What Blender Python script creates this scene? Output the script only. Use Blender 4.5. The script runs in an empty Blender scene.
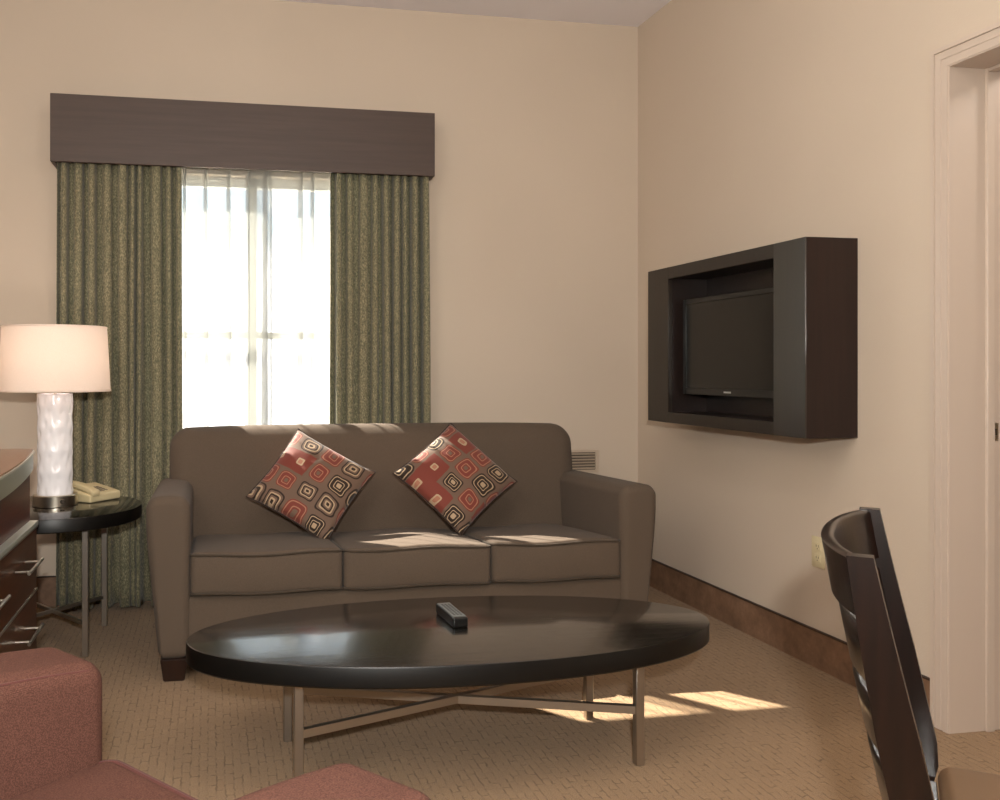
import bpy, bmesh, math, random
from mathutils import Vector, Matrix, noise
C = bpy.context.scene.collection
PI = math.pi
random.seed(7)

# ------------------------------------------------------------------ camera, world, lights, exposure
cam_d = bpy.data.cameras.new('camera'); cam = bpy.data.objects.new('camera', cam_d); C.objects.link(cam)
cam.location = (0, 0, 1.12)
cam.rotation_euler = (PI/2, 0, -math.atan(165/900))
cam_d.sensor_width = 36; cam_d.lens = 32.4; cam_d.shift_x = .125; cam_d.shift_y = -.031; cam_d.clip_start = .02
bpy.context.scene.camera = cam
vs = bpy.context.scene.view_settings
vs.view_transform = 'Standard'; vs.look = 'None'; vs.gamma = 1; vs.use_curve_mapping = False; vs.exposure = 0.10

W = bpy.data.worlds.new('world'); bpy.context.scene.world = W; W.use_nodes = True
nt = W.node_tree; nt.nodes.clear()
wo = nt.nodes.new('ShaderNodeOutputWorld'); bg = nt.nodes.new('ShaderNodeBackground')
tc = nt.nodes.new('ShaderNodeTexCoord'); sp = nt.nodes.new('ShaderNodeSeparateXYZ'); rp = nt.nodes.new('ShaderNodeValToRGB')
nt.links.new(tc.outputs['Generated'], sp.inputs[0]); nt.links.new(sp.outputs[2], rp.inputs[0])
e = rp.color_ramp.elements
e[0].position = .10; e[0].color = (1, 1, .98, 1)
e[1].position = .15; e[1].color = (.29, .35, .38, 1)
n1 = e.new(.5); n1.color = (.36, .46, .56, 1)
nt.links.new(rp.outputs[0], bg.inputs[0]); bg.inputs[1].default_value = 5.0
nt.links.new(bg.outputs[0], wo.inputs[0])

def light(name, kind, loc, energy, color, direction=None, **kw):
    d = bpy.data.lights.new(name, kind); d.energy = energy; d.color = color
    for k, v in kw.items(): setattr(d, k, v)
    o = bpy.data.objects.new(name, d); C.objects.link(o); o.location = loc
    if direction: o.rotation_euler = Vector(direction).to_track_quat('-Z', 'Y').to_euler()
    return o
light('sun', 'SUN', (-3, 9, 8), 47, (1, .93, .80), (.78, -1, -1.08), angle=.009)
light('camera_flash', 'AREA', (.0, -.2, 1.36), 66, (1, .97, .91), (.12, 1, -.05), size=.07)
light('room_fill_light', 'POINT', (-.95, .5, 2.3), 64, (1, .95, .85), shadow_soft_size=.5)  # added ambient fill without a fixture, lifts the ceiling and right wall
light('fill_light_over_seating', 'POINT', (.6, 1.5, 2.6), 22, (1, .96, .86), shadow_soft_size=.2)  # unseen fill light above the seating, has no fixture
light('bedroom_fill_light', 'POINT', (3.3, 2.0, 2.5), 40, (1, .9, .8), shadow_soft_size=.15)  # added out of view to brighten the door jamb and stop
po = light('window_portal', 'AREA', (.25, 4.66, 1.38), 1, (1, 1, 1), (0, -1, 0), shape='RECTANGLE', size=1.3, size_y=1.25)
po.data.cycles.is_portal = True

# ------------------------------------------------------------------ material helpers
def lin(c):
    return tuple(((v/255)/12.92 if v/255 <= .04045 else ((v/255+.055)/1.055)**2.4) for v in c) + (1,)
class Mat:
    def __init__(s, name, col=(128,128,128), rough=.5, metal=0, spec=.5, coat=0, coat_rough=.1, sheen=0):
        s.m = bpy.data.materials.new(name); s.m.use_nodes = True; s.t = s.m.node_tree
        s.b = s.t.nodes['Principled BSDF']; s.out = s.t.nodes['Material Output']
        i = s.b.inputs
        i['Base Color'].default_value = lin(col); i['Roughness'].default_value = rough
        i['Metallic'].default_value = metal; i['Specular IOR Level'].default_value = spec
        i['Coat Weight'].default_value = coat; i['Coat Roughness'].default_value = coat_rough
        i['Sheen Weight'].default_value = sheen
    def n(s, k, **kw):
        q = s.t.nodes.new('ShaderNode'+k)
        for a, v in kw.items(): setattr(q, a, v)
        return q
    def L(s, a, b): s.t.links.new(a, b)
    def coord(s, scale=(1,1,1), rot=(0,0,0), kind='Object'):
        t = s.n('TexCoord'); m = s.n('Mapping'); m.inputs['Scale'].default_value = scale; m.inputs['Rotation'].default_value = rot
        s.L(t.outputs[kind], m.inputs[0]); return m.outputs[0]
    def noise(s, scale, co, detail=3, rough=.55):
        q = s.n('TexNoise'); q.inputs['Scale'].default_value = scale; q.inputs['Detail'].default_value = detail
        q.inputs['Roughness'].default_value = rough; s.L(co, q.inputs['Vector']); return q.outputs[0]
    def ramp(s, f, stops, interp='LINEAR'):
        r = s.n('ValToRGB'); r.color_ramp.interpolation = interp; el = r.color_ramp.elements
        el[0].position, el[0].color = stops[0][0], lin(stops[0][1]); el[1].position, el[1].color = stops[-1][0], lin(stops[-1][1])
        for p, c in stops[1:-1]:
            x = el.new(p); x.color = lin(c)
        s.L(f, r.inputs[0]); return r.outputs[0]
    def mix(s, f, a, b, mode='MIX'):
        m = s.n('MixRGB', blend_type=mode)
        for k, v in ((0, f), (1, a), (2, b)):
            if hasattr(v, 'links'): s.L(v, m.inputs[k])
            else: m.inputs[k].default_value = v if k == 0 else lin(v)
        return m.outputs[0]
    def math(s, op, a, b=None, c=None):
        m = s.n('Math', operation=op)
        for k, v in enumerate((a, b, c)):
            if v is None: continue
            if hasattr(v, 'links'): s.L(v, m.inputs[k])
            else: m.inputs[k].default_value = v
        return m.outputs[0]
    def col(s, c): s.L(c, s.b.inputs['Base Color'])
    def bump(s, f, strength=.2, dist=.01):
        q = s.n('Bump'); q.inputs['Strength'].default_value = strength; q.inputs['Distance'].default_value = dist
        s.L(f, q.inputs['Height']); s.L(q.outputs[0], s.b.inputs['Normal']); return q
def fabric(name, a, b, scale=700, bump=.25, sheen=.08, fleck=None):
    m = Mat(name, a, .92, spec=.15, sheen=sheen); co = m.coord()
    weave = m.n('TexWave', wave_type='BANDS', bands_direction='Z'); weave.inputs['Scale'].default_value = 120; weave.inputs['Distortion'].default_value = 3
    m.L(co, weave.inputs['Vector'])
    f = m.noise(scale, co, 2); big = m.noise(6, co, 2)
    c = m.ramp(f, [(.35, a), (.65, b)])
    c = m.mix(m.math('MULTIPLY', big, .25), c, a)
    m.col(c); m.bump(m.math('ADD', f, m.math('MULTIPLY', weave.outputs[0], .4)), bump, .002)
    m.b.inputs['Sheen Roughness'].default_value = .5
    return m.m
def wood(name, a, b, axis='Y', rough=.35, coat=.3, coat_rough=.15, spec=.5, bump=.04, sc=1.0):
    m = Mat(name, a, rough, coat=coat, coat_rough=coat_rough, spec=spec)
    s = {'X': (2*sc, 45*sc, 45*sc), 'Y': (45*sc, 2*sc, 45*sc), 'Z': (45*sc, 45*sc, 2*sc)}[axis]
    co = m.coord(s); f = m.noise(1.3, co, 5, .6)
    m.col(m.ramp(f, [(.3, a), (.7, b)])); m.bump(f, bump*3, .002)
    return m.m
def wallmat(name, a, b, sc=160, st=.12):
    m = Mat(name, a, .85, spec=.2); co = m.coord()
    f = m.noise(sc, co, 4); g = m.noise(1.2, co, 2)
    m.col(m.ramp(g, [(.3, a), (.7, b)])); m.bump(f, st, .004); return m.m

M = {}
M['wall'] = wallmat('wall_paint', (206,191,174), (202,187,170))
M['ceiling'] = wallmat('ceiling_paint', (238,234,238), (232,228,232), 90, .35)
M['white_trim'] = Mat('white_trim_paint', (200,184,170), .4).m
M['wall_white'] = Mat('hall_paint', (200,185,165), .8).m
# carpet: loop pile in short staggered blocks running away from the window wall
m = Mat('carpet_loop', (170,135,95), .97, spec=.05, sheen=.1); co = m.coord(rot=(0, 0, PI/2))
wob = m.noise(38, co, 2); vadd = m.n('VectorMath', operation='MULTIPLY_ADD')
nz = m.n('TexNoise'); nz.inputs['Scale'].default_value = 45; m.L(co, nz.inputs['Vector'])
vadd.inputs[1].default_value = (.020, .012, 0); m.L(nz.outputs['Color'], vadd.inputs[0]); m.L(co, vadd.inputs[2])
br = m.n('TexBrick'); br.offset = .5; br.inputs['Scale'].default_value = 1; br.inputs['Brick Width'].default_value = .062
br.inputs['Row Height'].default_value = .0235; br.inputs['Mortar Size'].default_value = .0026; br.inputs['Mortar Smooth'].default_value = .4
br.inputs['Color1'].default_value = lin((144,117,88)); br.inputs['Color2'].default_value = lin((158,130,99)); br.inputs['Mortar'].default_value = lin((78,58,38))
m.L(vadd.outputs[0], br.inputs['Vector'])
fine = m.noise(420, co, 2); patch = m.noise(30, co, 2)
keep = m.ramp(patch, [(.44, (0,0,0)), (.60, (255,255,255))])
base = m.ramp(fine, [(.3, (122,98,73)), (.7, (165,137,106))])
c1 = m.mix(m.math('MULTIPLY', keep, .85), base, br.outputs[0])
m.col(m.mix(.35, c1, base)); m.bump(m.math('SUBTRACT', fine, m.math('MULTIPLY', br.outputs[1], 1.2)), .5, .004)
M['carpet'] = m.m
m = Mat('baseboard_vinyl', (110,80,60), .5); co = m.coord()
f = m.noise(14, co, 6, .65); m.col(m.ramp(f, [(.3, (104,78,60)), (.55, (132,102,80)), (.75, (152,120,96))])); M['base'] = m.m
M['base_edge'] = Mat('baseboard_edge', (52,34,26), .5).m
M['sofa'] = fabric('brown_upholstery', (83,71,60), (101,87,75), sheen=.05)
M['piping'] = fabric('brown_piping', (62,53,44), (76,65,54))
M['rose'] = fabric('rose_upholstery', (70,43,36), (100,68,57), 480, .5, sheen=0)
M['rose_pipe'] = fabric('rose_piping', (76,42,38), (92,56,50))
M['valance'] = wood('valance_laminate', (68,54,48), (78,63,56), 'X', .55, 0, bump=.01)
M['leg_wood'] = wood('dark_leg_wood', (28,14,10), (42,22,15), 'Z')
M['table_top'] = wood('black_stained_wood', (8,7,6), (18,15,11), 'X', .20, 1.0, .14, spec=1.0, bump=.45)
M['end_top'] = Mat('black_glossy_top', (11,10,8), .16, coat=.3, coat_rough=.06).m
M['steel'] = Mat('brushed_steel', (176,168,158), .33, .95).m
M['nickel'] = Mat('satin_nickel', (190,182,168), .3, 1).m
M['tvbox'] = wood('dark_cabinet_wood', (34,27,21), (42,34,27), 'Z', .42, .1, .35, bump=.02)
M['tvpanel'] = wood('dark_cabinet_stile', (36,33,29), (44,40,35), 'Z', .30, .6, .25, spec=.9, bump=.02)
M['tvside'] = wood('reddish_cabinet_side', (27,13,11), (38,20,16), 'Z', .34, .2, .25, spec=.4, bump=.02)
M['tvinner'] = wood('cabinet_lining', (24,14,10), (33,19,14), 'Y', .45, .1, bump=.02)
M['bezel'] = Mat('black_bezel', (14,14,13), .3).m
M['screen'] = Mat('tv_screen', (11,10,8), .2, spec=.4).m
M['logo'] = Mat('logo_silver', (190,190,185), .4).m
M['shade'] = None
m = Mat('lamp_shade_linen', (244,236,228), .9, spec=.1); co = m.coord((400, 400, 400))
f = m.noise(1, co, 2); m.col(m.ramp(f, [(.3, (238,230,222)), (.7, (250,244,238))]))
tr = m.n('BsdfTranslucent'); tr.inputs[0].default_value = lin((255,242,230)); mx = m.n('MixShader'); mx.inputs[0].default_value = .45
m.L(m.b.outputs[0], mx.inputs[1]); m.L(tr.outputs[0], mx.inputs[2]); m.L(mx.outputs[0], m.out.inputs[0]); M['shade'] = m.m
M['ceramic'] = Mat('white_glazed_ceramic', (246,244,248), .25, coat=.4, coat_rough=.08).m
M['cream'] = Mat('cream_plastic', (206,190,150), .4).m
M['keys'] = Mat('phone_keys', (120,108,92), .5).m
M['ivory'] = Mat('ivory_plastic', (214,200,164), .4).m
M['slot'] = Mat('dark_slot', (60,50,40), .6).m
M['vent'] = Mat('vent_enamel', (196,178,158), .45).m
M['cherry'] = wood('dresser_cherry', (54,24,6), (78,40,13), 'Y', .4, .1, .15)
M['cherry_red'] = wood('dresser_red_panel', (64,24,17), (86,38,26), 'Y', .4, .1, .15)
M['dtop'] = wood('dresser_top_wood', (130,78,44), (158,102,62), 'Y', .22, .6, .08)
M['dedge'] = Mat('dresser_edge_metal', (196,204,194), .3, .9).m
M['lip'] = Mat('polished_lip', (226,230,218), .35, .75).m
M['chair_wood'] = wood('espresso_chair_wood', (13,7,5), (28,14,9), 'Z', .28, .25, .12, spec=.35)
M['vinyl'] = Mat('tan_vinyl', (112,86,62), .45).m
M['remote'] = Mat('remote_black', (16,16,16), .3).m
M['remote_face'] = Mat('remote_grey', (120,124,122), .35, .3).m
M['rbtn'] = Mat('remote_buttons', (70,74,76), .5).m
M['frame_white'] = Mat('window_frame_white', (225,228,225), .4).m
M['ground'] = Mat('outdoor_concrete', (190,186,178), .9).m
# glass
m = Mat('window_glass'); g = m.n('BsdfGlossy'); g.inputs[1].default_value = .02; t = m.n('BsdfTransparent'); x = m.n('MixShader'); x.inputs[0].default_value = .06
m.L(t.outputs[0], x.inputs[1]); m.L(g.outputs[0], x.inputs[2]); m.L(x.outputs[0], m.out.inputs[0]); M['glass'] = m.m
# sheer
m = Mat('sheer_voile', (200,200,194), .9, spec=.05)
t = m.n('BsdfTransparent'); tl = m.n('BsdfTranslucent'); tl.inputs[0].default_value = lin((112,114,110))
a = m.n('MixShader'); a.inputs[0].default_value = .55; m.L(m.b.outputs[0], a.inputs[1]); m.L(tl.outputs[0], a.inputs[2])
x = m.n('MixShader'); x.inputs[0].default_value = .50; m.L(t.outputs[0], x.inputs[1]); m.L(a.outputs[0], x.inputs[2]); m.L(x.outputs[0], m.out.inputs[0]); M['sheer'] = m.m
# curtain: mottled green / gold jacquard
m = Mat('green_jacquard', (110,110,80), .75, spec=.2, sheen=.2); co = m.coord((1, 1, .45)); co2 = m.coord((60, 60, 500))
f = m.noise(210, co, 4, .7); g = m.noise(3, m.coord((1,1,.4)), 2); h = m.noise(1, co2, 2)
ca = m.ramp(f, [(.36, (88,94,78)), (.5, (128,128,102)), (.66, (184,178,146))])
cb = m.ramp(f, [(.36, (88,84,68)), (.5, (138,126,98)), (.66, (190,174,140))])
cc = m.mix(g, ca, cb); m.col(m.mix(m.math('MULTIPLY', h, .3), cc, (84,88,70))); m.bump(f, .15, .002)
tl = m.n('BsdfTranslucent'); tl.inputs[0].default_value = lin((120,120,80)); x = m.n('MixShader'); x.inputs[0].default_value = .12
m.L(m.b.outputs[0], x.inputs[1]); m.L(tl.outputs[0], x.inputs[2]); m.L(x.outputs[0], m.out.inputs[0]); M['curtain'] = m.m
# pillow fabric: nested rounded squares in rust, cream and dark brown
def pillow_mat(name, seed):
    m = Mat(name, (120,95,80), .7, spec=.25, sheen=.2); tcn = m.n('TexCoord'); sx = m.n('SeparateXYZ'); m.L(tcn.outputs['Object'], sx.inputs[0])
    K = 1/.100
    wn = m.n('TexNoise'); wn.inputs['Scale'].default_value = 9; m.L(tcn.outputs['Object'], wn.inputs['Vector'])
    wob = m.math('MULTIPLY', m.math('SUBTRACT', wn.outputs[0], .5), .35)
    fs, ids = [], []
    for k, ax in enumerate((0, 2)):
        v = m.math('ADD', m.math('MULTIPLY_ADD', sx.outputs[ax], K, 20.35 if ax == 0 else 20.15), wob)
        ids.append(m.math('FLOOR', v)); fs.append(m.math('POWER', m.math('ABSOLUTE', m.math('SUBTRACT', m.math('FRACT', v), .5)), 4.5))
    d = m.math('POWER', m.math('ADD', fs[0], fs[1]), 1/4.5)
    cv = m.n('CombineXYZ'); m.L(ids[0], cv.inputs[0]); m.L(ids[1], cv.inputs[1]); cv.inputs[2].default_value = seed
    w = m.n('TexWhiteNoise', noise_dimensions='3D'); m.L(cv.outputs[0], w.inputs[0])
    sc = m.n('SeparateColor'); m.L(w.outputs['Color'], sc.inputs[0])
    d2 = m.math('MULTIPLY', d, m.math('MULTIPLY_ADD', sc.outputs[1], .25, .88))
    bg_ = (106,84,70); dk = (44,30,20); rd = (116,54,43); crm = (172,148,120); pk = (158,108,86)
    p1 = m.ramp(d2, [(0, crm), (.10, dk), (.17, crm), (.20, dk), (.31, crm), (.345, dk), (.41, bg_), (1, bg_)], 'CONSTANT')
    p2 = m.ramp(d2, [(0, bg_), (.09, rd), (.15, pk), (.19, rd), (.33, pk), (.37, rd), (.41, bg_), (1, bg_)], 'CONSTANT')
    p3 = m.ramp(d2, [(0, pk), (.10, crm), (.17, rd), (.47, rd), (.50, rd), (1, rd)], 'CONSTANT')
    p4 = m.ramp(d2, [(0, dk), (.07, crm), (.13, bg_), (.19, dk), (.25, crm), (.30, bg_), (.36, dk), (.42, bg_), (1, bg_)], 'CONSTANT')
    r = sc.outputs[0]
    a = m.mix(m.math('GREATER_THAN', r, .30), p1, p2)
    b = m.mix(m.math('GREATER_THAN', r, .82), p3, p4)
    m.col(m.mix(m.math('GREATER_THAN', r, .62), a, b))
    f = m.noise(500, tcn.outputs['Object'], 2); m.bump(m.math('ADD', m.math('MULTIPLY', f, .5), m.math('MULTIPLY', d2, 1.5)), .3, .003)
    return m.m

# ------------------------------------------------------------------ mesh helpers
def obj(name, bm, mat, parent=None, angle=40, mats=None):
    me = bpy.data.meshes.new(name); bmesh.ops.recalc_face_normals(bm, faces=bm.faces[:]); bm.to_mesh(me); bm.free()
    for p in me.polygons: p.use_smooth = True
    me.set_sharp_from_angle(angle=math.radians(angle))
    o = bpy.data.objects.new(name, me); C.objects.link(o)
    for q in (mats or [mat]): me.materials.append(q)
    if parent: o.parent = parent
    return o
def thing(name, label, cat, loc=(0,0,0), rotz=0, group=None):
    o = bpy.data.objects.new(name, None); C.objects.link(o); o.location = loc; o.rotation_euler = (0, 0, rotz)
    o.empty_display_size = .1
    o['label'] = label; o['category'] = cat
    if group: o['group'] = group
    return o
def tag(o, label, cat, group=None):
    o['label'] = label; o['category'] = cat
    if group: o['group'] = group
    return o
def struct(name, bm, mat, parent=None, **kw):
    o = obj(name, bm, mat, parent, **kw)
    if not parent: o['kind'] = 'structure'
    return o
def box(bm, x0, x1, y0, y1, z0, z1, bev=0, seg=2, mtx=None, mi=0):
    r = bmesh.ops.create_cube(bm, size=1); vs_ = r['verts']
    for v in vs_:
        v.co = Vector(((x0+x1)/2+v.co.x*(x1-x0), (y0+y1)/2+v.co.y*(y1-y0), (z0+z1)/2+v.co.z*(z1-z0)))
    fs = list({f for v in vs_ for f in v.link_faces})
    for f in fs: f.material_index = mi
    if bev:
        es = list({ed for v in vs_ for ed in v.link_edges})
        q = bmesh.ops.bevel(bm, geom=es, offset=bev, segments=seg, affect='EDGES', profile=.5)
        vs_ = list({v for f in q['faces'] for v in f.verts} | {v for v in vs_ if v.is_valid})
    if mtx: bmesh.ops.transform(bm, matrix=mtx, verts=[v for v in vs_ if v.is_valid])
    return vs_
def B(*a, **k):
    bm = bmesh.new(); box(bm, *a, **k); return bm
def soft(bm, c, h, r, n=10, k=4, fn=None):
    """rounded box from a subdivided cube; fn(u, p) deforms, u in [-1,1]^3"""
    def axis(H):
        R = min(r, H*.999); inner = H-R
        cor = [inner+R*math.tan(PI/4*i/k) for i in range(1, k+1)]
        pos = [inner*(2*i/n-1) for i in range(n+1)]
        return [-q for q in reversed(cor)]+pos+cor
    A = [axis(q) for q in h]; cache = {}
    def vert(i, j, l):
        key = (i, j, l)
        if key in cache: return cache[key]
        q = Vector((A[0][i], A[1][j], A[2][l])); inn = Vector([max(-(H-min(r,H*.999)), min(H-min(r,H*.999), t)) for t, H in zip(q, h)])
        d = q-inn
        p = inn + d.normalized()*r if d.length > 1e-9 else q
        # keep r consistent for thin boxes
        u = Vector([q[t]/h[t] for t in range(3)])
        if fn: p = fn(u, p)
        v = bm.verts.new(Vector(c)+p); cache[key] = v; return v
    N = [len(a)-1 for a in A]
    def face(a, b, c_, d): 
        try: bm.faces.new((a, b, c_, d))
        except ValueError: pass
    for s in (0, 1):
        for i in range(N[0]):
            for j in range(N[1]):
                l = s*N[2]; face(vert(i,j,l), vert(i+1,j,l), vert(i+1,j+1,l), vert(i,j+1,l))
        for i in range(N[0]):
            for l in range(N[2]):
                j = s*N[1]; face(vert(i,j,l), vert(i+1,j,l), vert(i+1,j,l+1), vert(i,j,l+1))
        for j in range(N[1]):
            for l in range(N[2]):
                i = s*N[0]; face(vert(i,j,l), vert(i,j+1,l), vert(i,j+1,l+1), vert(i,j,l+1))
    return bm
def tube(bm, pts, r, n=8, closed=False, cap=True):
    pts = [Vector(p) for p in pts]; rings = []; L = len(pts)
    up = Vector((0, 0, 1))
    for i, p in enumerate(pts):
        t = (pts[(i+1) % L]-pts[i-1]) if closed else (pts[min(i+1, L-1)]-pts[max(i-1, 0)])
        t.normalize(); a = t.cross(up)
        if a.length < .05: a = t.cross(Vector((0, 1, 0)))
        a.normalize(); b = t.cross(a)
        rr = r[i] if isinstance(r, (list, tuple)) else r
        rings.append([bm.verts.new(p+a*rr*math.cos(2*PI*q/n)+b*rr*math.sin(2*PI*q/n)) for q in range(n)])
    for i in range(L if closed else L-1):
        A_, B_ = rings[i], rings[(i+1) % L]
        for q in range(n): bm.faces.new((A_[q], A_[(q+1) % n], B_[(q+1) % n], B_[q]))
    if cap and not closed: bm.faces.new(rings[0]); bm.faces.new(rings[-1])
    return bm
def lathe(bm, prof, n=48, sx=1, sy=1, c=(0,0,0), fn=None):
    rings = []
    for r, z in prof:
        ring = []
        for q in range(n):
            a = 2*PI*q/n; rr = r+(fn(a, z, r) if fn else 0)
            ring.append(bm.verts.new((c[0]+rr*sx*math.cos(a), c[1]+rr*sy*math.sin(a), c[2]+z)))
        rings.append(ring)
    for A_, B_ in zip(rings, rings[1:]):
        for q in range(n): bm.faces.new((A_[q], A_[(q+1) % n], B_[(q+1) % n], B_[q]))
    if prof[0][0] > 1e-4: bm.faces.new(rings[0])
    if prof[-1][0] > 1e-4: bm.faces.new(rings[-1])
    return bm
def bar(bm, a, b, w, h):
    """square bar from a to b (roughly horizontal)"""
    a, b = Vector(a), Vector(b); t = (b-a).normalized(); s = t.cross(Vector((0,0,1))).normalized(); u = s.cross(t)
    vs_ = []
    for p in (a, b):
        for i, j in ((-1,-1),(1,-1),(1,1),(-1,1)): vs_.append(bm.verts.new(p+s*w/2*i+u*h/2*j))
    for f in ((0,1,2,3),(4,5,6,7),(0,1,5,4),(1,2,6,5),(2,3,7,6),(3,0,4,7)): bm.faces.new([vs_[i] for i in f])
    return bm
def ellipse_top(bm, a, b, z0, z1, bev=.004, n=160):
    pr = [(0.0, z0), (a-bev, z0), (a, z0+bev), (a, z1-bev), (a-bev*.3, z1-bev*.3), (a-bev, z1), (.0, z1)]
    rings = []
    for r, z in pr:
        if r == 0: rings.append([bm.verts.new((0, 0, z))]); continue
        rings.append([bm.verts.new((r*math.cos(2*PI*q/n), (b-(a-r))*math.sin(2*PI*q/n), z)) for q in range(n)])
    for A_, B_ in zip(rings, rings[1:]):
        for q in range(n):
            if len(A_) == 1: bm.faces.new((A_[0], B_[q], B_[(q+1) % n]))
            elif len(B_) == 1: bm.faces.new((A_[q], A_[(q+1) % n], B_[0]))
            else: bm.faces.new((A_[q], A_[(q+1) % n], B_[(q+1) % n], B_[q]))
    return bm

# ------------------------------------------------------------------ room shell
WX, WY, CH, LX, FY = 2.245, 4.468, 2.944, -1.30, -2.6
struct('floor', B(LX-.1, WX+.15, FY-.1, WY+.14, -.1, 0), M['carpet'])
struct('ceiling', B(LX-.1, WX+.15, FY-.1, WY+.14, CH, CH+.1), M['ceiling'])
bm = bmesh.new()
wx0, wx1, wz0, wz1 = -.4, .9, .72, 2.07
box(bm, LX-.1, wx0, WY, WY+.14, 0, CH); box(bm, wx1, WX+.15, WY, WY+.14, 0, CH)
box(bm, wx0, wx1, WY, WY+.14, 0, wz0); box(bm, wx0, wx1, WY, WY+.14, wz1, CH)
struct('wall_back', bm, M['wall'])
struct('wall_left', B(LX-.1, LX, FY, WY, 0, CH), M['wall'])
struct('wall_front', B(LX-.1, WX+.15, FY-.1, FY, 0, CH), M['wall'])
DY1, DY0, DZ = 2.399, 1.56, 2.048
bm = bmesh.new()
box(bm, WX, WX+.15, DY1+.012, WY, 0, CH); box(bm, WX, WX+.15, FY, DY0-.012, 0, CH); box(bm, WX, WX+.15, DY0-.012, DY1+.012, DZ+.012, CH)
struct('wall_right', bm, M['wall'])
# bedroom side beyond the doorway
bm = bmesh.new()
box(bm, 4.4, 4.5, 0, 4, 0, CH); box(bm, WX+.15, 4.4, 3.9, 4, 0, CH); box(bm, WX+.15, 4.4, 0, .1, 0, CH)
box(bm, WX+.15, 4.5, 0, 4, CH, CH+.1)
struct('wall_bedroom', bm, M['wall_white'])
struct('floor_bedroom', B(WX+.15, 4.5, 0, 4, -.1, 0), M['carpet'])
# baseboards
def baseb(name, bms, ebms):
    o = struct(name, bms, M['base']); struct('top_edge', ebms, M['base_edge'], o)
bm = bmesh.new(); box(bm, WX-.012, WX, 2.469, WY, 0, .136); e_ = bmesh.new(); box(e_, WX-.013, WX, 2.469, WY, .136, .141)
baseb('baseboard_right', bm, e_)
baseb('baseboard_back', B(LX, WX-.013, WY-.012, WY, 0, .136), B(LX, WX-.013, WY-.013, WY, .136, .141))
baseb('baseboard_left', B(LX, LX+.012, FY, WY-.013, 0, .136), B(LX, LX+.013, FY, WY-.013, .136, .141))
baseb('baseboard_doorside', B(WX-.012, WX, FY, DY0-.07, 0, .136), B(WX-.013, WX, FY, DY0-.07, .136, .141))
# door casing: profiled by stepped strips, plus jamb, stop and head
bm = bmesh.new()
for (o0, o1, th) in ((0, .070, .014), (.004, .022, .017), (.030, .050, .0165), (.054, .068, .020)):
    # o measured outward from opening
    for A_, B_, C_, D_ in (((DY1+o0, 0), (DY1+o1, 0), (DY1+o1, DZ+o1), (DY1+o0, DZ+o0)), ((DY0-o0, 0), (DY0-o1, 0), (DY0-o1, DZ+o1), (DY0-o0, DZ+o0)),
                           ((DY1+o0, DZ+o0), (DY1+o1, DZ+o1), (DY0-o1, DZ+o1), (DY0-o0, DZ+o0))):
        q = [bm.verts.new((x, y, z)) for x in (WX-th, WX) for y, z in (A_, B_, C_, D_)]
        for f in ((0,1,2,3), (4,5,6,7), (0,1,5,4), (1,2,6,5), (2,3,7,6), (3,0,4,7)): bm.faces.new([q[i] for i in f])
struct('trim_1', bm, M['white_trim'])
bm = bmesh.new()
box(bm, WX, WX+.22, DY1, DY1+.012, 0, DZ); box(bm, WX, WX+.22, DY0-.012, DY0, 0, DZ); box(bm, WX, WX+.22, DY0-.012, DY1+.012, DZ, DZ+.012)
struct('trim_2', bm, M['white_trim'])
bm = bmesh.new()
box(bm, WX+.112, WX+.140, DY1-.012, DY1, 0, DZ, .002, 1); box(bm, WX+.112, WX+.140, DY0, DY0+.012, 0, DZ, .002, 1); box(bm, WX+.112, WX+.140, DY0+.012, DY1-.012, DZ-.012, DZ, .002, 1)
struct('trim_3', bm, M['white_trim'])
# window in its hole
wf = bmesh.new(); d0, d1 = WY+.05, WY+.10
for a in ((wx0, wx0+.05, wz0, wz1), (wx1-.05, wx1, wz0, wz1), (wx0, wx1, wz0, wz0+.05), (wx0, wx1, wz1-.05, wz1), (.190, .230, wz0, wz1)):
    box(wf, a[0], a[1], d0, d1, a[2], a[3], .004, 1)
win = struct('window_1', wf, M['frame_white'])
r_ = bmesh.new()
for a in ((wx0+.05, .190), (.230, wx1-.05)):
    box(r_, a[0], a[1], d0+.01, d1-.01, 1.27, 1.305, .003, 1)
struct('window_rail', r_, M['frame_white'], win)
g_ = bmesh.new()
for a in ((wx0+.05, .190), (.230, wx1-.05)):
    box(g_, a[0], a[1], d0+.022, d0+.027, wz0+.05, 1.27); box(g_, a[0], a[1], d0+.022, d0+.027, 1.305, wz1-.05)
struct('glass_pane', g_, M['glass'], win)
struct('window_sill', B(wx0-.03, wx1+.03, WY-.03, WY+.05, wz0-.025, wz0+.0, .004, 2), M['frame_white'], win)
struct('ground', B(-8, 8, WY+.15, 20, -.3, -.2), M['ground'])

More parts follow.
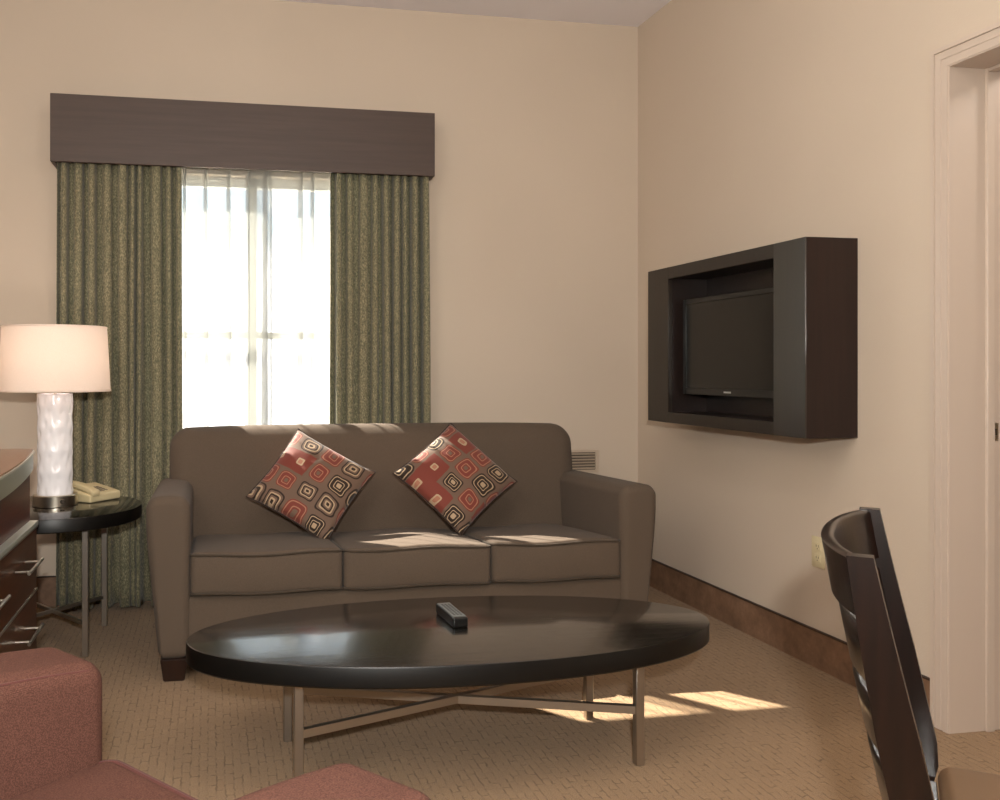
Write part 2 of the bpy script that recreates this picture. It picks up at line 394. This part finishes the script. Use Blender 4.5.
# ------------------------------------------------------------------ curtains, sheers, valance
def drape(x0, x1, yc, z0, z1, N, amp, omega, seed, seg=26, nz=22, flare=.0, lean=False):
    rnd = random.Random(seed); bm = bmesh.new(); n = int(N*seg)
    wid = [rnd.uniform(.5, 1.6) for _ in range(N)]; tot = sum(wid); am = [rnd.uniform(.55, 1.15) for _ in range(N)]
    edges = [0]
    for w in wid: edges.append(edges[-1]+w/tot)
    ph = [rnd.uniform(-1, 1) for _ in range(N)]
    rows = []
    for iz in range(nz+1):
        tz = iz/nz; z = z1+(z0-z1)*tz; row = []
        for i in range(n+1):
            k = min(i//seg, N-1); t = (i-k*seg)/seg; s = edges[k]+(edges[k+1]-edges[k])*t
            f = 2*PI*t
            # amplitude blends between neighbours so folds join smoothly
            a_ = am[k]; nb = am[min(k+1, N-1)] if t > .5 else am[max(k-1, 0)]
            w = abs(t-.5); a_ = a_*(1-w)+nb*w
            sw = .010*math.sin(3*tz+ph[k]*3)*tz
            x = x0+(x1-x0)*s - omega*(x1-x0)*(edges[k+1]-edges[k])*(math.sin(f)*(.8+.2*tz) if lean else math.sin(2*f)*(.5+.5*tz)) + sw*math.sin(PI*s)
            y = yc+amp*a_*math.sin(f)*(.75+.25*tz) + .004*math.sin(7*tz+ph[k]*5)
            mid = (x0+x1)/2; x = mid+(x-mid)*(1+flare*tz)
            row.append(bm.verts.new((x, y, z)))
        rows.append(row)
    for A_, B_ in zip(rows, rows[1:]):
        for i in range(n): bm.faces.new((A_[i], A_[i+1], B_[i+1], B_[i]))
    return bm
def curtain(name, bm, mat, thick, label, cat, group):
    o = obj(name, bm, mat, angle=80)
    if thick:
        s = o.modifiers.new('thickness', 'SOLIDIFY'); s.thickness = thick; s.offset = 0
    return tag(o, label, cat, group)
curtain('curtain', drape(-.695, -.133, 4.360, .015, 2.26, 10, .052, .17, 3, flare=.018), M['curtain'], .003, 'green and gold mottled curtain hanging left of the window, behind the lamp', 'curtain', 'green curtain panels at the window')
curtain('curtain', drape(.582, 1.066, 4.360, .015, 2.26, 9, .052, .17, 11, flare=.028), M['curtain'], .003, 'green and gold mottled curtain hanging right of the window, behind the sofa', 'curtain', 'green curtain panels at the window')
curtain('sheer_curtain', drape(-.30, .29, 4.443, .10, 2.24, 6, .014, .36, 5, seg=24, nz=8, lean=True), M['sheer'], 0, 'white see-through voile curtain over the left half of the window', 'sheer curtain', 'white sheers at the window')
curtain('sheer_curtain', drape(.19, .78, 4.428, .10, 2.24, 6, .014, .36, 8, seg=24, nz=8, lean=True), M['sheer'], 0, 'white see-through voile curtain over the right half of the window', 'sheer curtain', 'white sheers at the window')
v = thing('window_valance', 'long dark brown box valance above the window curtains', 'valance', (.185, WY, 2.065))
bm = bmesh.new(); box(bm, -.9, .9, -.180, -.162, 0, .31, .002, 1); obj('front_board', bm, M['valance'], v)
for s in (-1, 1):
    a, b = sorted((s*.8995, s*.882)); obj('end_board', B(a, b, -.161, 0, .0, .3095, .0015, 1), M['valance'], v)
obj('top_board', B(-.881, .881, -.161, 0, .29, .3095), M['valance'], v)
obj('curtain_rod', tube(bmesh.new(), [(-.88, -.10, .2), (.88, -.10, .2)], .008), M['steel'], v)

# ------------------------------------------------------------------ sofa
SX, SYc = .758, 3.75
so = thing('sofa', 'three-seat taupe brown fabric sofa in front of the window', 'sofa', (SX, SYc, 0))
obj('base', soft(bmesh.new(), (0, -.07, .193), (.845, .372, .105), .02, 6, 3), M['sofa'], so)
def backfn(u, p):
    p = p.copy(); zz = p.z
    p.y += (zz+.03)*.16 - .016*(1-u.x**2)*(1-u.z**2)*(1 if u.y < 0 else 0)
    p.z += .012*(1-u.x**4)*(1 if u.z > 0 else 0)*abs(u.z)
    return p
obj('backrest', soft(bmesh.new(), (-.004, .275, .585), (.928, .10, .272), .085, 16, 6, backfn), M['sofa'], so, angle=60)
for s in (-1, 1):
    def armfn(u, p, s=s):
        p = p.copy(); t = max(0, (-u.z+.6))/1.6
        if u.x*s > 0: p.x -= s*.045*t*min(1, abs(u.x)*1.0)
        p.z += .012*(1-u.x**2)*(1 if u.z > 0 else 0)
        if u.z > .4: p.z += -.012*u.y
        return p
    obj('armrest', soft(bmesh.new(), (s*.906, -.062, .360), (.078, .398, .282), .035, 10, 5, armfn), M['sofa'], so, angle=60)
def loop_pts(cx, cy, hx, hy, r, z, fn=None, n=6, m=10):
    pts = []
    cs = ((1, 1, 0), (-1, 1, 1), (-1, -1, 2), (1, -1, 3))
    for sx_, sy_, k in cs:
        for i in range(n+1):
            a = PI/2*(k+i/n); pts.append((cx+sx_*(hx-r)+r*math.cos(a), cy+sy_*(hy-r)+r*math.sin(a), z))
        nx = cs[(k+1) % 4]; p0 = pts[-1]
        a = PI/2*(k+1); p1 = (cx+nx[0]*(hx-r)+r*math.cos(a), cy+nx[1]*(hy-r)+r*math.sin(a), z)
        for i in range(1, m): pts.append((p0[0]+(p1[0]-p0[0])*i/m, p0[1]+(p1[1]-p0[1])*i/m, z))
    if fn: pts = [fn(p) for p in pts]
    return pts
def cushion(parent, x0, x1, y0, y1, z0, z1, mat, pm, crown=.015, tilt=0, seed=0):
    cx, cy, cz = (x0+x1)/2, (y0+y1)/2, (z0+z1)/2; hx, hy, hz = (x1-x0)/2, (y1-y0)/2, (z1-z0)/2
    rnd = random.Random(seed); ph = rnd.uniform(0, 6)
    def warp(x, y, z):   # local absolute coords
        u, w = (x-cx)/hx, (y-cy)/hy; u = max(-1, min(1, u)); w = max(-1, min(1, w))
        z2 = z-tilt*(w+1)/2 + .004*math.sin(4*u+ph)*(1 if z > cz else .8)
        x2 = x; y2 = y
        if w < -.8: y2 = y-.008*(1-u*u)
        return Vector((x2, y2, z2))
    def fn(u, p):
        q = p.copy()
        if u.z > 0: q.z += crown*(1-u.x**2)**.6*(1-u.y**2)**.6 if abs(u.z) > .7 else 0
        if abs(u.z) < .8 and u.y < 0: q.y -= .006*(1-u.x**2)*(1-(u.z/.8)**2)
        g = warp(cx+q.x, cy+q.y, cz+q.z); return Vector((g.x-cx, g.y-cy, g.z-cz))
    c = obj('seat_cushion', soft(bmesh.new(), (cx, cy, cz), (hx, hy, hz), .022, 14, 4, fn), mat, parent, angle=60)
    bm = bmesh.new()
    for zz in (z1-.008, z0+.008):
        tube(bm, loop_pts(cx, cy, hx+.001, hy+.001, .03, zz, lambda p: warp(*p)), .0045, 6, closed=True)
    obj('piping', bm, pm, c)
    return c
for i, (a, b) in enumerate(((-.828, -.274), (-.270, .298), (.302, .828))):
    cushion(so, a, b, -.458, .22, .300, .455, M['sofa'], M['piping'], tilt=.055, seed=i)
for x in (-.885, .885):
    for y in (-.41, .28):
        bm = bmesh.new(); r = bmesh.ops.create_cube(bm, size=1)
        for q in r['verts']:
            tz = q.co.z+.5; w = .074+.022*tz
            q.co = Vector((x+q.co.x*w, y+q.co.y*w, tz*.082))
        bmesh.ops.bevel(bm, geom=bm.edges[:], offset=.003, segments=2, affect='EDGES')
        obj('leg', bm, M['leg_wood'], so)

# ------------------------------------------------------------------ throw pillows
def pillow(loc, roll, lean, yaw, seed, label, size=.388):
    bm = bmesh.new(); n = 34; h = size/2; T = .062
    for side in (-1, 1):
        g = []
        for i in range(n+1):
            row = []
            for j in range(n+1):
                a, b = -1+2*i/n, -1+2*j/n
                pin = 1-.07*(1-a*a)*(b*b)**2; pin2 = 1-.07*(1-b*b)*(a*a)**2
                th = T*((1-a**2)*(1-b**2))**.42 if abs(a) < 1 and abs(b) < 1 else 0
                wr = .003*noise.noise(Vector((a*4+seed, b*4, side)))*(1-a*a)**.5*(1-b*b)**.5
                row.append(bm.verts.new((a*h*pin2, side*(th+wr), b*h*pin)))
            g.append(row)
        for i in range(n):
            for j in range(n):
                f = (g[i][j], g[i+1][j], g[i+1][j+1], g[i][j+1]); bm.faces.new(f if side < 0 else tuple(reversed(f)))
    bmesh.ops.remove_doubles(bm, verts=bm.verts[:], dist=.0003)
    root = obj('throw_pillow', bm, pillow_mat('pillow_jacquard', seed), angle=70)
    root.location = loc
    root.rotation_euler = (Matrix.Rotation(yaw, 3, 'Z') @ Matrix.Rotation(lean, 3, 'X') @ Matrix.Rotation(roll, 3, 'Y')).to_euler()
    tag(root, label, 'pillow', 'patterned throw pillows on the sofa')
    pts = []
    for k in range(4):
        for i in range(20):
            t = -1+2*i/20
            a, b = ((t, -1), (1, t), (-t, 1), (-1, -t))[k]
            pin = 1-.07*(1-a*a)*(b*b)**2; pin2 = 1-.07*(1-b*b)*(a*a)**2
            pts.append((a*h*pin2, 0, b*h*pin))
    o = obj('piping', tube(bmesh.new(), pts, .0035, 6, closed=True), M['dark_pipe'], root)
    return root
M['dark_pipe'] = Mat('dark_piping', (50,34,26), .8).m
pillow((.417, 3.735, .640), math.radians(34), math.radians(-35), math.radians(-4), 3.3, 'left throw pillow with rust and brown nested squares, on the sofa')
pillow((1.037, 3.735, .655), math.radians(51), math.radians(-35), math.radians(3), 8.6, 'right throw pillow standing on its corner, rust and brown squares, on the sofa')

# ------------------------------------------------------------------ coffee table and remote
M['rim'] = Mat('black_edge_band', (12,10,8), .38, spec=.35).m
def rim_split(o):
    for p in o.data.polygons:
        if p.normal.z < .5: p.material_index = 1

ct = thing('coffee_table', 'oval black wood coffee table with crossed steel legs in front of the sofa', 'table', (.712, 2.545, 0))
bm = ellipse_top(bmesh.new(), .778, .338, .31, .368, .005); rim_split(obj('tabletop', bm, M['table_top'], ct, angle=30, mats=(M['table_top'], M['rim'])))
lx, ly = .482, .172
for x in (-lx, lx):
    for y in (-ly, ly): obj('leg', B(x-.0125, x+.0125, y-.0125, y+.0125, 0, .31, .002, 1), M['steel'], ct)
obj('cross_bar', bar(bmesh.new(), (-lx, -ly, .157), (lx, ly, .157), .018, .022), M['steel'], ct)
obj('cross_bar', bar(bmesh.new(), (-lx, ly, .156), (lx, -ly, .156), .018, .022), M['steel'], ct)
rm = thing('remote_control', 'small black television remote with grey keypad on the oval coffee table', 'remote', (.712, 2.612, .3685), math.radians(3))
def rfn(u, p):
    q = p.copy(); q.x *= 1-.08*(1-u.y**2); return q
obj('body', soft(bmesh.new(), (0, 0, .0145), (.0235, .086, .0145), .005, 4, 3, rfn), M['remote'], rm)
obj('faceplate', soft(bmesh.new(), (0, .003, .0295), (.0205, .076, .0015), .0012, 3, 2, rfn), M['remote_face'], rm)
bm = bmesh.new()
for i in range(3):
    for j in range(9): box(bm, -.014+i*.0105, -.007+i*.0105, -.062+j*.0145, -.053+j*.0145, .0306, .032, .0006, 1)
obj('buttons', bm, M['rbtn'], rm)

# ------------------------------------------------------------------ end table
et = thing('end_table', 'round black-topped side table with thin steel legs beside the sofa', 'table', (-.634, 3.880, 0), math.radians(-3.5))
rim_split(obj('tabletop', ellipse_top(bmesh.new(), .353, .353, .503, .557, .004, 120), None, et, angle=30, mats=(M['end_top'], M['rim'])))
for x in (-.17, .17):
    for y in (-.215, .205): obj('leg', B(x-.012, x+.012, y-.012, y+.012, 0, .503, .002, 1), M['steel'], et)
obj('cross_bar', bar(bmesh.new(), (-.17, -.215, .127), (.17, .205, .127), .012, .014), M['steel'], et)
obj('cross_bar', bar(bmesh.new(), (-.17, .205, .126), (.17, -.215, .126), .012, .014), M['steel'], et)

# ------------------------------------------------------------------ lamp
lp = thing('table_lamp', 'white textured ceramic table lamp with drum shade on the round side table', 'lamp', (-.630, 3.900, .5575))
bm = lathe(bmesh.new(), [(0.0001, 0), (.086, 0), (.089, .002), (.089, .044), (.087, .047), (.0001, .047)], 64); obj('base', bm, M['nickel'], lp, angle=30)
obj('switch', lathe(bmesh.new(), [(.0001, 0), (.009, 0), (.009, .008), (.007, .010), (.0001, .010)], 20), M['slot'], lp)
sw = [c for c in lp.children if c.name.startswith('switch')][0]; sw.location = (.040, -.0785, .024); sw.rotation_euler = (PI/2, 0, .45)
dm = []
rnd = random.Random(4)
for k in range(9):
    for j in range(9): dm.append((2*PI*(j+.5*(k % 2))/9+rnd.uniform(-.12, .12), .02+k*.046+rnd.uniform(-.008, .008), rnd.uniform(.7, 1.2)))
def dimple(a, z, r):
    d = 0
    for (da, dz, s) in dm:
        aa = (a-da+PI) % (2*PI)-PI
        q = (aa*.072/.011)**2+((z-.047-dz)/.019)**2
        if q < 4: d -= .0042*s*math.exp(-q*1.3)
    d += .0012*math.cos(2*PI*(z-.05)/.092)
    return d
prof = [(.0001, .047)]+[(.0705 if 0 < i < 90 else .070, .047+.413*i/90) for i in range(91)]+[(.062, .460), (.06, .445), (.0001, .44)]
obj('body', lathe(bmesh.new(), prof, 110, fn=lambda a, z, r: dimple(a, z, r) if .048 < z < .4595 and r > .065 else 0), M['ceramic'], lp, angle=60)
sh = bmesh.new(); n = 72
zt, zb = .738, .470
rings = []
for (r, z) in ((.221, zb), (.206, zt), (.204, zt), (.219, zb)):
    rings.append([sh.verts.new((r*math.cos(2*PI*q/n), r*math.sin(2*PI*q/n), z)) for q in range(n)])
for k in range(4):
    A_, B_ = rings[k], rings[(k+1) % 4]
    for q in range(n): sh.faces.new((A_[q], A_[(q+1) % n], B_[(q+1) % n], B_[q]))
shade = obj('lamp_shade', sh, M['shade'], lp, angle=30)
bm = bmesh.new()
bm.free()
for r, z in ((.2217, zb+.004), (.2063, zt-.004)):
    obj('hem', tube(bmesh.new(), [(r*math.cos(2*PI*q/n), r*math.sin(2*PI*q/n), z) for q in range(n)], .0022, 6, closed=True), M['shade'], shade)
obj('stem', tube(bmesh.new(), [(0, 0, .44), (0, 0, .60)], .006), M['nickel'], lp)
bulb = bpy.data.lights.new('bulb', 'POINT'); bulb.energy = 2.1; bulb.color = (1, .84, .76); bulb.shadow_soft_size = .03
bo = bpy.data.objects.new('bulb', bulb); C.objects.link(bo); bo.parent = lp; bo.location = (0, 0, .62)

# ------------------------------------------------------------------ telephone
ph_ = thing('desk_telephone', 'cream corded desk telephone beside the lamp on the round side table', 'telephone', (-.497, 4.036, .5575), math.radians(52))
def phfn(u, p):
    q = p.copy(); t = (u.y+1)/2
    q.z = (q.z+.017)*(1+.85*t)-.017 if u.z > 0 else q.z
    return q
obj('body', soft(bmesh.new(), (0, 0, .017), (.090, .076, .017), .008, 6, 3, phfn), M['cream'], ph_)
def hs(u, p):
    q = p.copy(); q.z += .010*(1-u.y**2)-.004; q.x *= 1+.25*abs(u.y)**3; return q
bm = soft(bmesh.new(), (0, 0, 0), (.020, .088, .013), .010, 8, 3, hs)
bmesh.ops.transform(bm, matrix=Matrix.Translation((-.062, 0, .058)) @ Matrix.Rotation(.20, 4, 'X'), verts=bm.verts[:])
obj('handset', bm, M['cream'], ph_, angle=60)
bm = bmesh.new()
for i in range(3):
    for j in range(4): box(bm, -.008+i*.018, .004+i*.018, -.05+j*.017, -.039+j*.017, 0, .003, .0008, 1)
bmesh.ops.transform(bm, matrix=Matrix.Translation((0, 0, .0485)) @ Matrix.Rotation(.20, 4, 'X'), verts=bm.verts[:])
obj('keypad', bm, M['keys'], ph_)

# ------------------------------------------------------------------ dresser
DXF, DYE = -.600, 3.33
dr = thing('dresser', 'cherry brown dresser with bar handles at the left edge', 'dresser', (-.9, 2.5, 0))
def loc(bm): bmesh.ops.transform(bm, matrix=Matrix.Translation((.9, -2.5, 0)), verts=bm.verts[:]); return bm
def dobj(name, bm, mat, parent=None, **k): return obj(name, loc(bm), mat, parent or dr, **k)
dobj('carcass', B(-1.27, -.622, 1.50, DYE-.002, .06, .765, .002, 1), M['cherry_red'])
dobj('plinth', B(-1.26, -.67, 1.52, DYE-.03, 0, .06), M['slot'])
# bow-fronted top
def dtop(z0, z1, off):
    bm = bmesh.new(); pts = [(-1.28, 1.48-off), (-1.28, DYE+.012+off)]
    for i in range(9):
        a = PI/2*(1-i/8); pts.append((-.655+ (.055+off)*math.cos(a), DYE-.043+(.055+off)*math.sin(a)))
    for i in range(1, 24):
        t = i/24; y = DYE-.043+(1.52-DYE+.043)*t; pts.append((-.600+off+.06*math.sin(PI*t)**.9, y))
    pts.append((-.60+off, 1.48-off))
    lo = [bm.verts.new((x, y, z0)) for x, y in pts]; hi = [bm.verts.new((x, y, z1)) for x, y in pts]
    bm.faces.new(lo); bm.faces.new(hi)
    for i in range(len(pts)): bm.faces.new((lo[i], lo[(i+1) % len(pts)], hi[(i+1) % len(pts)], hi[i]))
    return bm
dobj('edge_band', dtop(.772, .830, -.004), M['dedge'], angle=30)
dobj('metal_lip', dtop(.828, .8345, .0), M['lip'], angle=30)
dobj('top', dtop(.8345, .840, -.003), M['dtop'], angle=30)
for (z0, z1) in ((.350, .565), (.130, .345)):
    for (y0, y1) in ((2.30, DYE), (1.50, 2.29)):
        d = dobj('drawer', B(-.640, DXF, y0, y1, z0, z1, .002, 1), M['cherry'])
        s = B(-.640, DXF+.004, y0, y1, z1-.001, z1+.008, .001, 1); dobj('top_strip', s, M['nickel'], d)
        for yc in ((y1-.27, y0+.25) if y1 > 3 else (y1-.25, y0+.25)):
            zc = z1-.082; bm = bmesh.new()
            tube(bm, [(-.553, yc-.115, zc), (-.553, yc+.115, zc)], .0055, 10)
            for yy in (yc-.085, yc+.07): tube(bm, [(DXF, yy, zc), (-.553, yy, zc)], .0045, 8)
            dobj('handle', bm, M['nickel'], d)
dobj('ledge', B(-.640, DXF+.006, 1.50, DYE, .572, .588, .001, 1), M['lip'])

# ------------------------------------------------------------------ television cabinet and television
TX, TY0, TY1, TZ0, TZ1 = 2.041, 2.811, 3.961, .877, 1.581
tb = thing('television_cabinet', 'dark wood box cabinet mounted on the right wall around the television', 'cabinet', (WX, 3.386, TZ0))
def tobj(name, bm, mat, root=tb, o=(WX, 3.386, TZ0), **k):
    bmesh.ops.transform(bm, matrix=Matrix.Translation((-o[0], -o[1], -o[2])), verts=bm.verts[:]); return obj(name, bm, mat, root, **k)
tobj('side_panel', B(TX+.001, WX, TY0, TY0+.02, TZ0, TZ1, .0015, 1), M['tvside'])
tobj('side_panel', B(TX+.021, WX, TY1-.02, TY1, TZ0, TZ1), M['tvside'])
tobj('top_panel', B(TX+.021, WX, TY0+.02, TY1-.02, TZ1-.02, TZ1), M['tvside'])
tobj('bottom_panel', B(TX+.021, WX, TY0+.02, TY1-.02, TZ0, TZ0+.02), M['tvside'])
tobj('back_panel', B(WX-.012, WX-.002, TY0+.02, TY1-.02, TZ0+.02, TZ1-.02), M['tvinner'])
bm = bmesh.new(); Y0, Y1, Z0, Z1 = 2.992, 3.771, .925, 1.528
box(bm, TX, TX+.02, Y1, TY1, TZ0, TZ1, .0015, 1); box(bm, TX, TX+.02, Y0, Y1, Z1, TZ1, .001, 1); box(bm, TX, TX+.02, Y0, Y1, TZ0, Z0, .001, 1)
tobj('front_frame', bm, M['tvbox'])
tobj('front_stile', B(TX-.003, TX+.02, TY0+.0005, Y0, TZ0, TZ1, .0015, 1), M['tvpanel'])
bm = bmesh.new()
box(bm, TX+.02, WX-.012, Y1, Y1+.016, Z0-.016, Z1+.016); box(bm, TX+.02, WX-.012, Y0-.016, Y0, Z0-.016, Z1+.016)
box(bm, TX+.02, WX-.012, Y0, Y1, Z1, Z1+.016); box(bm, TX+.02, WX-.012, Y0, Y1, Z0-.016, Z0)
tobj('lining', bm, M['tvinner'])
tv = thing('television', 'black flat screen television set inside the wall cabinet', 'television', (2.14, 3.38, 1.005))
def vobj(name, bm, mat, parent=tv): return tobj(name, bm, mat, parent, (2.14, 3.38, 1.005))
tx = 2.091; a0, a1, z0, z1 = 3.02, 3.729, 1.008, 1.430
bm = bmesh.new()
for q in ((a0, a0+.022, z0, z1), (a1-.022, a1, z0, z1), (a0+.022, a1-.022, z1-.022, z1), (a0+.022, a1-.022, z0, z0+.030)):
    box(bm, tx, tx+.02, q[0], q[1], q[2], q[3], .0015, 1)
vobj('bezel', bm, M['bezel'])
vobj('housing', B(tx+.012, tx+.05, a0+.004, a1-.004, z0+.004, z1-.004, .006, 2), M['bezel'])
vobj('screen', B(tx+.004, tx+.011, a0+.021, a1-.021, z0+.029, z1-.021), M['screen'])
bm = bmesh.new()
for i in range(7): box(bm, tx-.001, tx+.001, 3.352+i*.0075, 3.357+i*.0075, z0+.012, z0+.019)
vobj('logo', bm, M['logo'])
vobj('mount', B(tx+.05, WX-.012, 3.30, 3.46, 1.12, 1.30, .004, 1), M['bezel'])

# ------------------------------------------------------------------ vent and outlet
vt = thing('air_vent', 'small white louvred wall vent low behind the right end of the sofa', 'vent', (1.87, WY, .635))
bm = bmesh.new()
for q in ((-.148, .148, .046, .060), (-.148, .148, -.060, -.046), (-.148, -.130, -.046, .046), (.130, .148, -.046, .046)): box(bm, q[0], q[1], -.008, 0, q[2], q[3], .001, 1)
obj('frame', bm, M['vent'], vt)
obj('backing', B(-.13, .13, -.001, 0, -.046, .046), M['slot'], vt)
for i in range(6):
    z = -.038+i*.0152; bm = B(-.13, .13, -.001, .001, -.006, .006); bmesh.ops.transform(bm, matrix=Matrix.Translation((0, -.005, z)) @ Matrix.Rotation(.7, 4, 'X'), verts=bm.verts[:]); obj('louver', bm, M['vent'], vt)
ol = thing('wall_outlet', 'ivory electrical outlet plate on the right wall above the baseboard', 'outlet', (WX, 3.018, .433))
obj('plate', B(-.005, 0, -.036, .036, -.058, .058, .002, 2), M['ivory'], ol)
for s in (-1, 1):
    k = obj('socket', soft(bmesh.new(), (-.0055, 0, s*.0215), (.0015, .0165, .0145), .0014, 2, 2), M['ivory'], ol)
    bm = bmesh.new()
    for y in (-.006, .006): box(bm, -.0074, -.0066, y-.0012, y+.0012, s*.0215-.002, s*.0215+.007)
    box(bm, -.0074, -.0066, -.002, .002, s*.0215-.0095, s*.0215-.006)
    obj('slots', bm, M['slot'], k)
sk = thing('strike_plate', 'small nickel latch strike plate on the white door jamb', 'strike plate', (2.396, DY1, .925))
obj('plate', B(-.010, .010, -.0015, 0, -.028, .028, .0005, 1), M['nickel'], sk)
obj('latch_hole', B(-.004, .005, -.0022, -.0015, -.010, .010), M['slot'], sk)

# ------------------------------------------------------------------ armchair (foreground left)
ac = thing('armchair', 'rose upholstered armchair in the left foreground', 'armchair', (-.014, 1.315, 0), math.radians(38.5))
for s in (-1, 1):
    def afn(u, p, s=s):
        q = p.copy()
        if u.z > .3: q.z += .010*(1-u.x**2) - .014*max(0, u.x)**3
        q.y += s*.006*(1-u.z**2)*(1 if u.y*s > 0 else 0)
        return q
    obj('armrest', soft(bmesh.new(), (-.378, .322 if s > 0 else -.360, .376), (.384, .082, .284), .032, 12, 5, afn), M['rose'], ac, angle=60)
for yy in (.2490, -.2875):
    obj('piping', tube(bmesh.new(), [(-.372+.344*(2*i/24-1), yy, .6495+.010*(1-(2*i/24-1)**2)-.014*max(0, 2*i/24-1)**3*.75) for i in range(25)], .0022, 6), M['rose_pipe'], ac)
obj('base', soft(bmesh.new(), (-.38, -.018, .215), (.368, .268, .125), .015, 6, 3), M['rose'], ac)
cushion(ac, -.66, .010, -.280, .245, .34, .493, M['rose'], M['rose_pipe'], crown=.018, seed=9)
def bfn(u, p):
    q = p.copy(); q.x -= (q.z+.27)*.18; return q
obj('backrest', soft(bmesh.new(), (-.70, 0, .60), (.085, .40, .30), .05, 10, 5, bfn), M['rose'], ac, angle=60)
for x in (-.07, -.70):
    for y in (-.37, .33):
        bm = lathe(bmesh.new(), [(.018, 0), (.026, .10)], 20, c=(x, y, 0)); obj('leg', bm, M['leg_wood'], ac)

# ------------------------------------------------------------------ dining chair (foreground right)
ang = math.atan2(-.65, .76)
pn = Vector((.870, 1.070)); pf = Vector((1.177, 1.430)); pn.x -= .012; pf.x -= .012; mid = (pn+pf)/2; hw = (pf-pn).length/2
dc = thing('dining_chair', 'dark glossy wooden dining chair with curved slat back and tan seat', 'chair', (mid.x, mid.y, 0), ang)
# local: +x forward (towards seat front), +y = far post
def rake(z):   # x position of the back at height z
    t = max(0, .87-z)
    return .17*t+.06*t*t if z > .45 else .17*.42+.06*.42**2 - .22*(.45-z)
def post(s):
    bm = bmesh.new(); rings = []
    for i in range(23):
        z = .87*i/22; x = rake(z); w = .032+.020*min(1, (.87-z)/.25) if z > .45 else .052-.02*(.45-z)/.45; th = .024
        y = s*(hw-.010*(1-z/.87))
        rings.append([bm.verts.new((x+a*w/2, y+b*th/2, z)) for a, b in ((-1,-1),(1,-1),(1,1),(-1,1))])
    for A_, B_ in zip(rings, rings[1:]):
        for q in range(4): bm.faces.new((A_[q], A_[(q+1) % 4], B_[(q+1) % 4], B_[q]))
    bm.faces.new(rings[0]); bm.faces.new(rings[-1])
    es = [e for e in bm.edges if len(e.link_faces) == 2 and e.calc_face_angle(0) > .8]
    bmesh.ops.bevel(bm, geom=es, offset=.004, segments=2, affect='EDGES'); return bm
for s in (-1, 1): obj('back_post', post(s), M['chair_wood'], dc, angle=50)
def slat(z0, z1, bulge, th, arch=0.0):
    bm = bmesh.new(); n = 28; k = 6; rings = []
    for i in range(n+1):
        u = -1+2*i/n; y = u*(hw-.004); prof = (1-abs(u)**2.3); ring = []
        top = z1+arch*(1-u*u)
        for a in range(2*k):
            pass
        sec = [(-1, z0), (-1, (z0+top)/2), (-1, top-.004), (-.5, top), (.5, top), (1, top-.004), (1, (z0+top)/2), (1, z0)]
        for sx_, z in sec:
            ring.append(bm.verts.new((rake(z)-.006-bulge*prof+sx_*th/2, y, z)))
        rings.append(ring)
    for A_, B_ in zip(rings, rings[1:]):
        for q in range(len(A_)): bm.faces.new((A_[q], A_[(q+1) % len(A_)], B_[(q+1) % len(A_)], B_[q]))
    bm.faces.new(rings[0]); bm.faces.new(rings[-1]); return bm
obj('crest_rail', slat(.785, .868, .046, .020), M['chair_wood'], dc, angle=50)
for (z0, z1) in ((.690, .770), (.592, .668), (.495, .570)): obj('back_slat', slat(z0, z1, .042, .014), M['chair_wood'], dc, angle=50)
xs = rake(.45)
def stfn(u, p):
    q = p.copy(); t = (1-u.x)/2; q.y *= 1-.14*t; q.z += .010*(1-u.x**2)*(1-u.y**2)*(1 if u.z > 0 else 0); return q
obj('seat', soft(bmesh.new(), (xs+.235, 0, .430), (.215, .225, .024), .022, 10, 5, stfn), M['vinyl'], dc, angle=60)
bm = bmesh.new()
box(bm, xs+.04, xs+.42, -.20, -.178, .365, .413, .002, 1); box(bm, xs+.04, xs+.42, .178, .20, .365, .413, .002, 1)
box(bm, xs+.40, xs+.42, -.178, .178, .365, .413, .002, 1); box(bm, xs+.0, xs+.02, -.21, .21, .365, .413, .002, 1)
obj('apron', bm, M['chair_wood'], dc)
for s in (-1, 1): obj('front_leg', B(xs+.395, xs+.43, s*.205-.0175, s*.205+.0175, 0, .413, .003, 2), M['chair_wood'], dc)
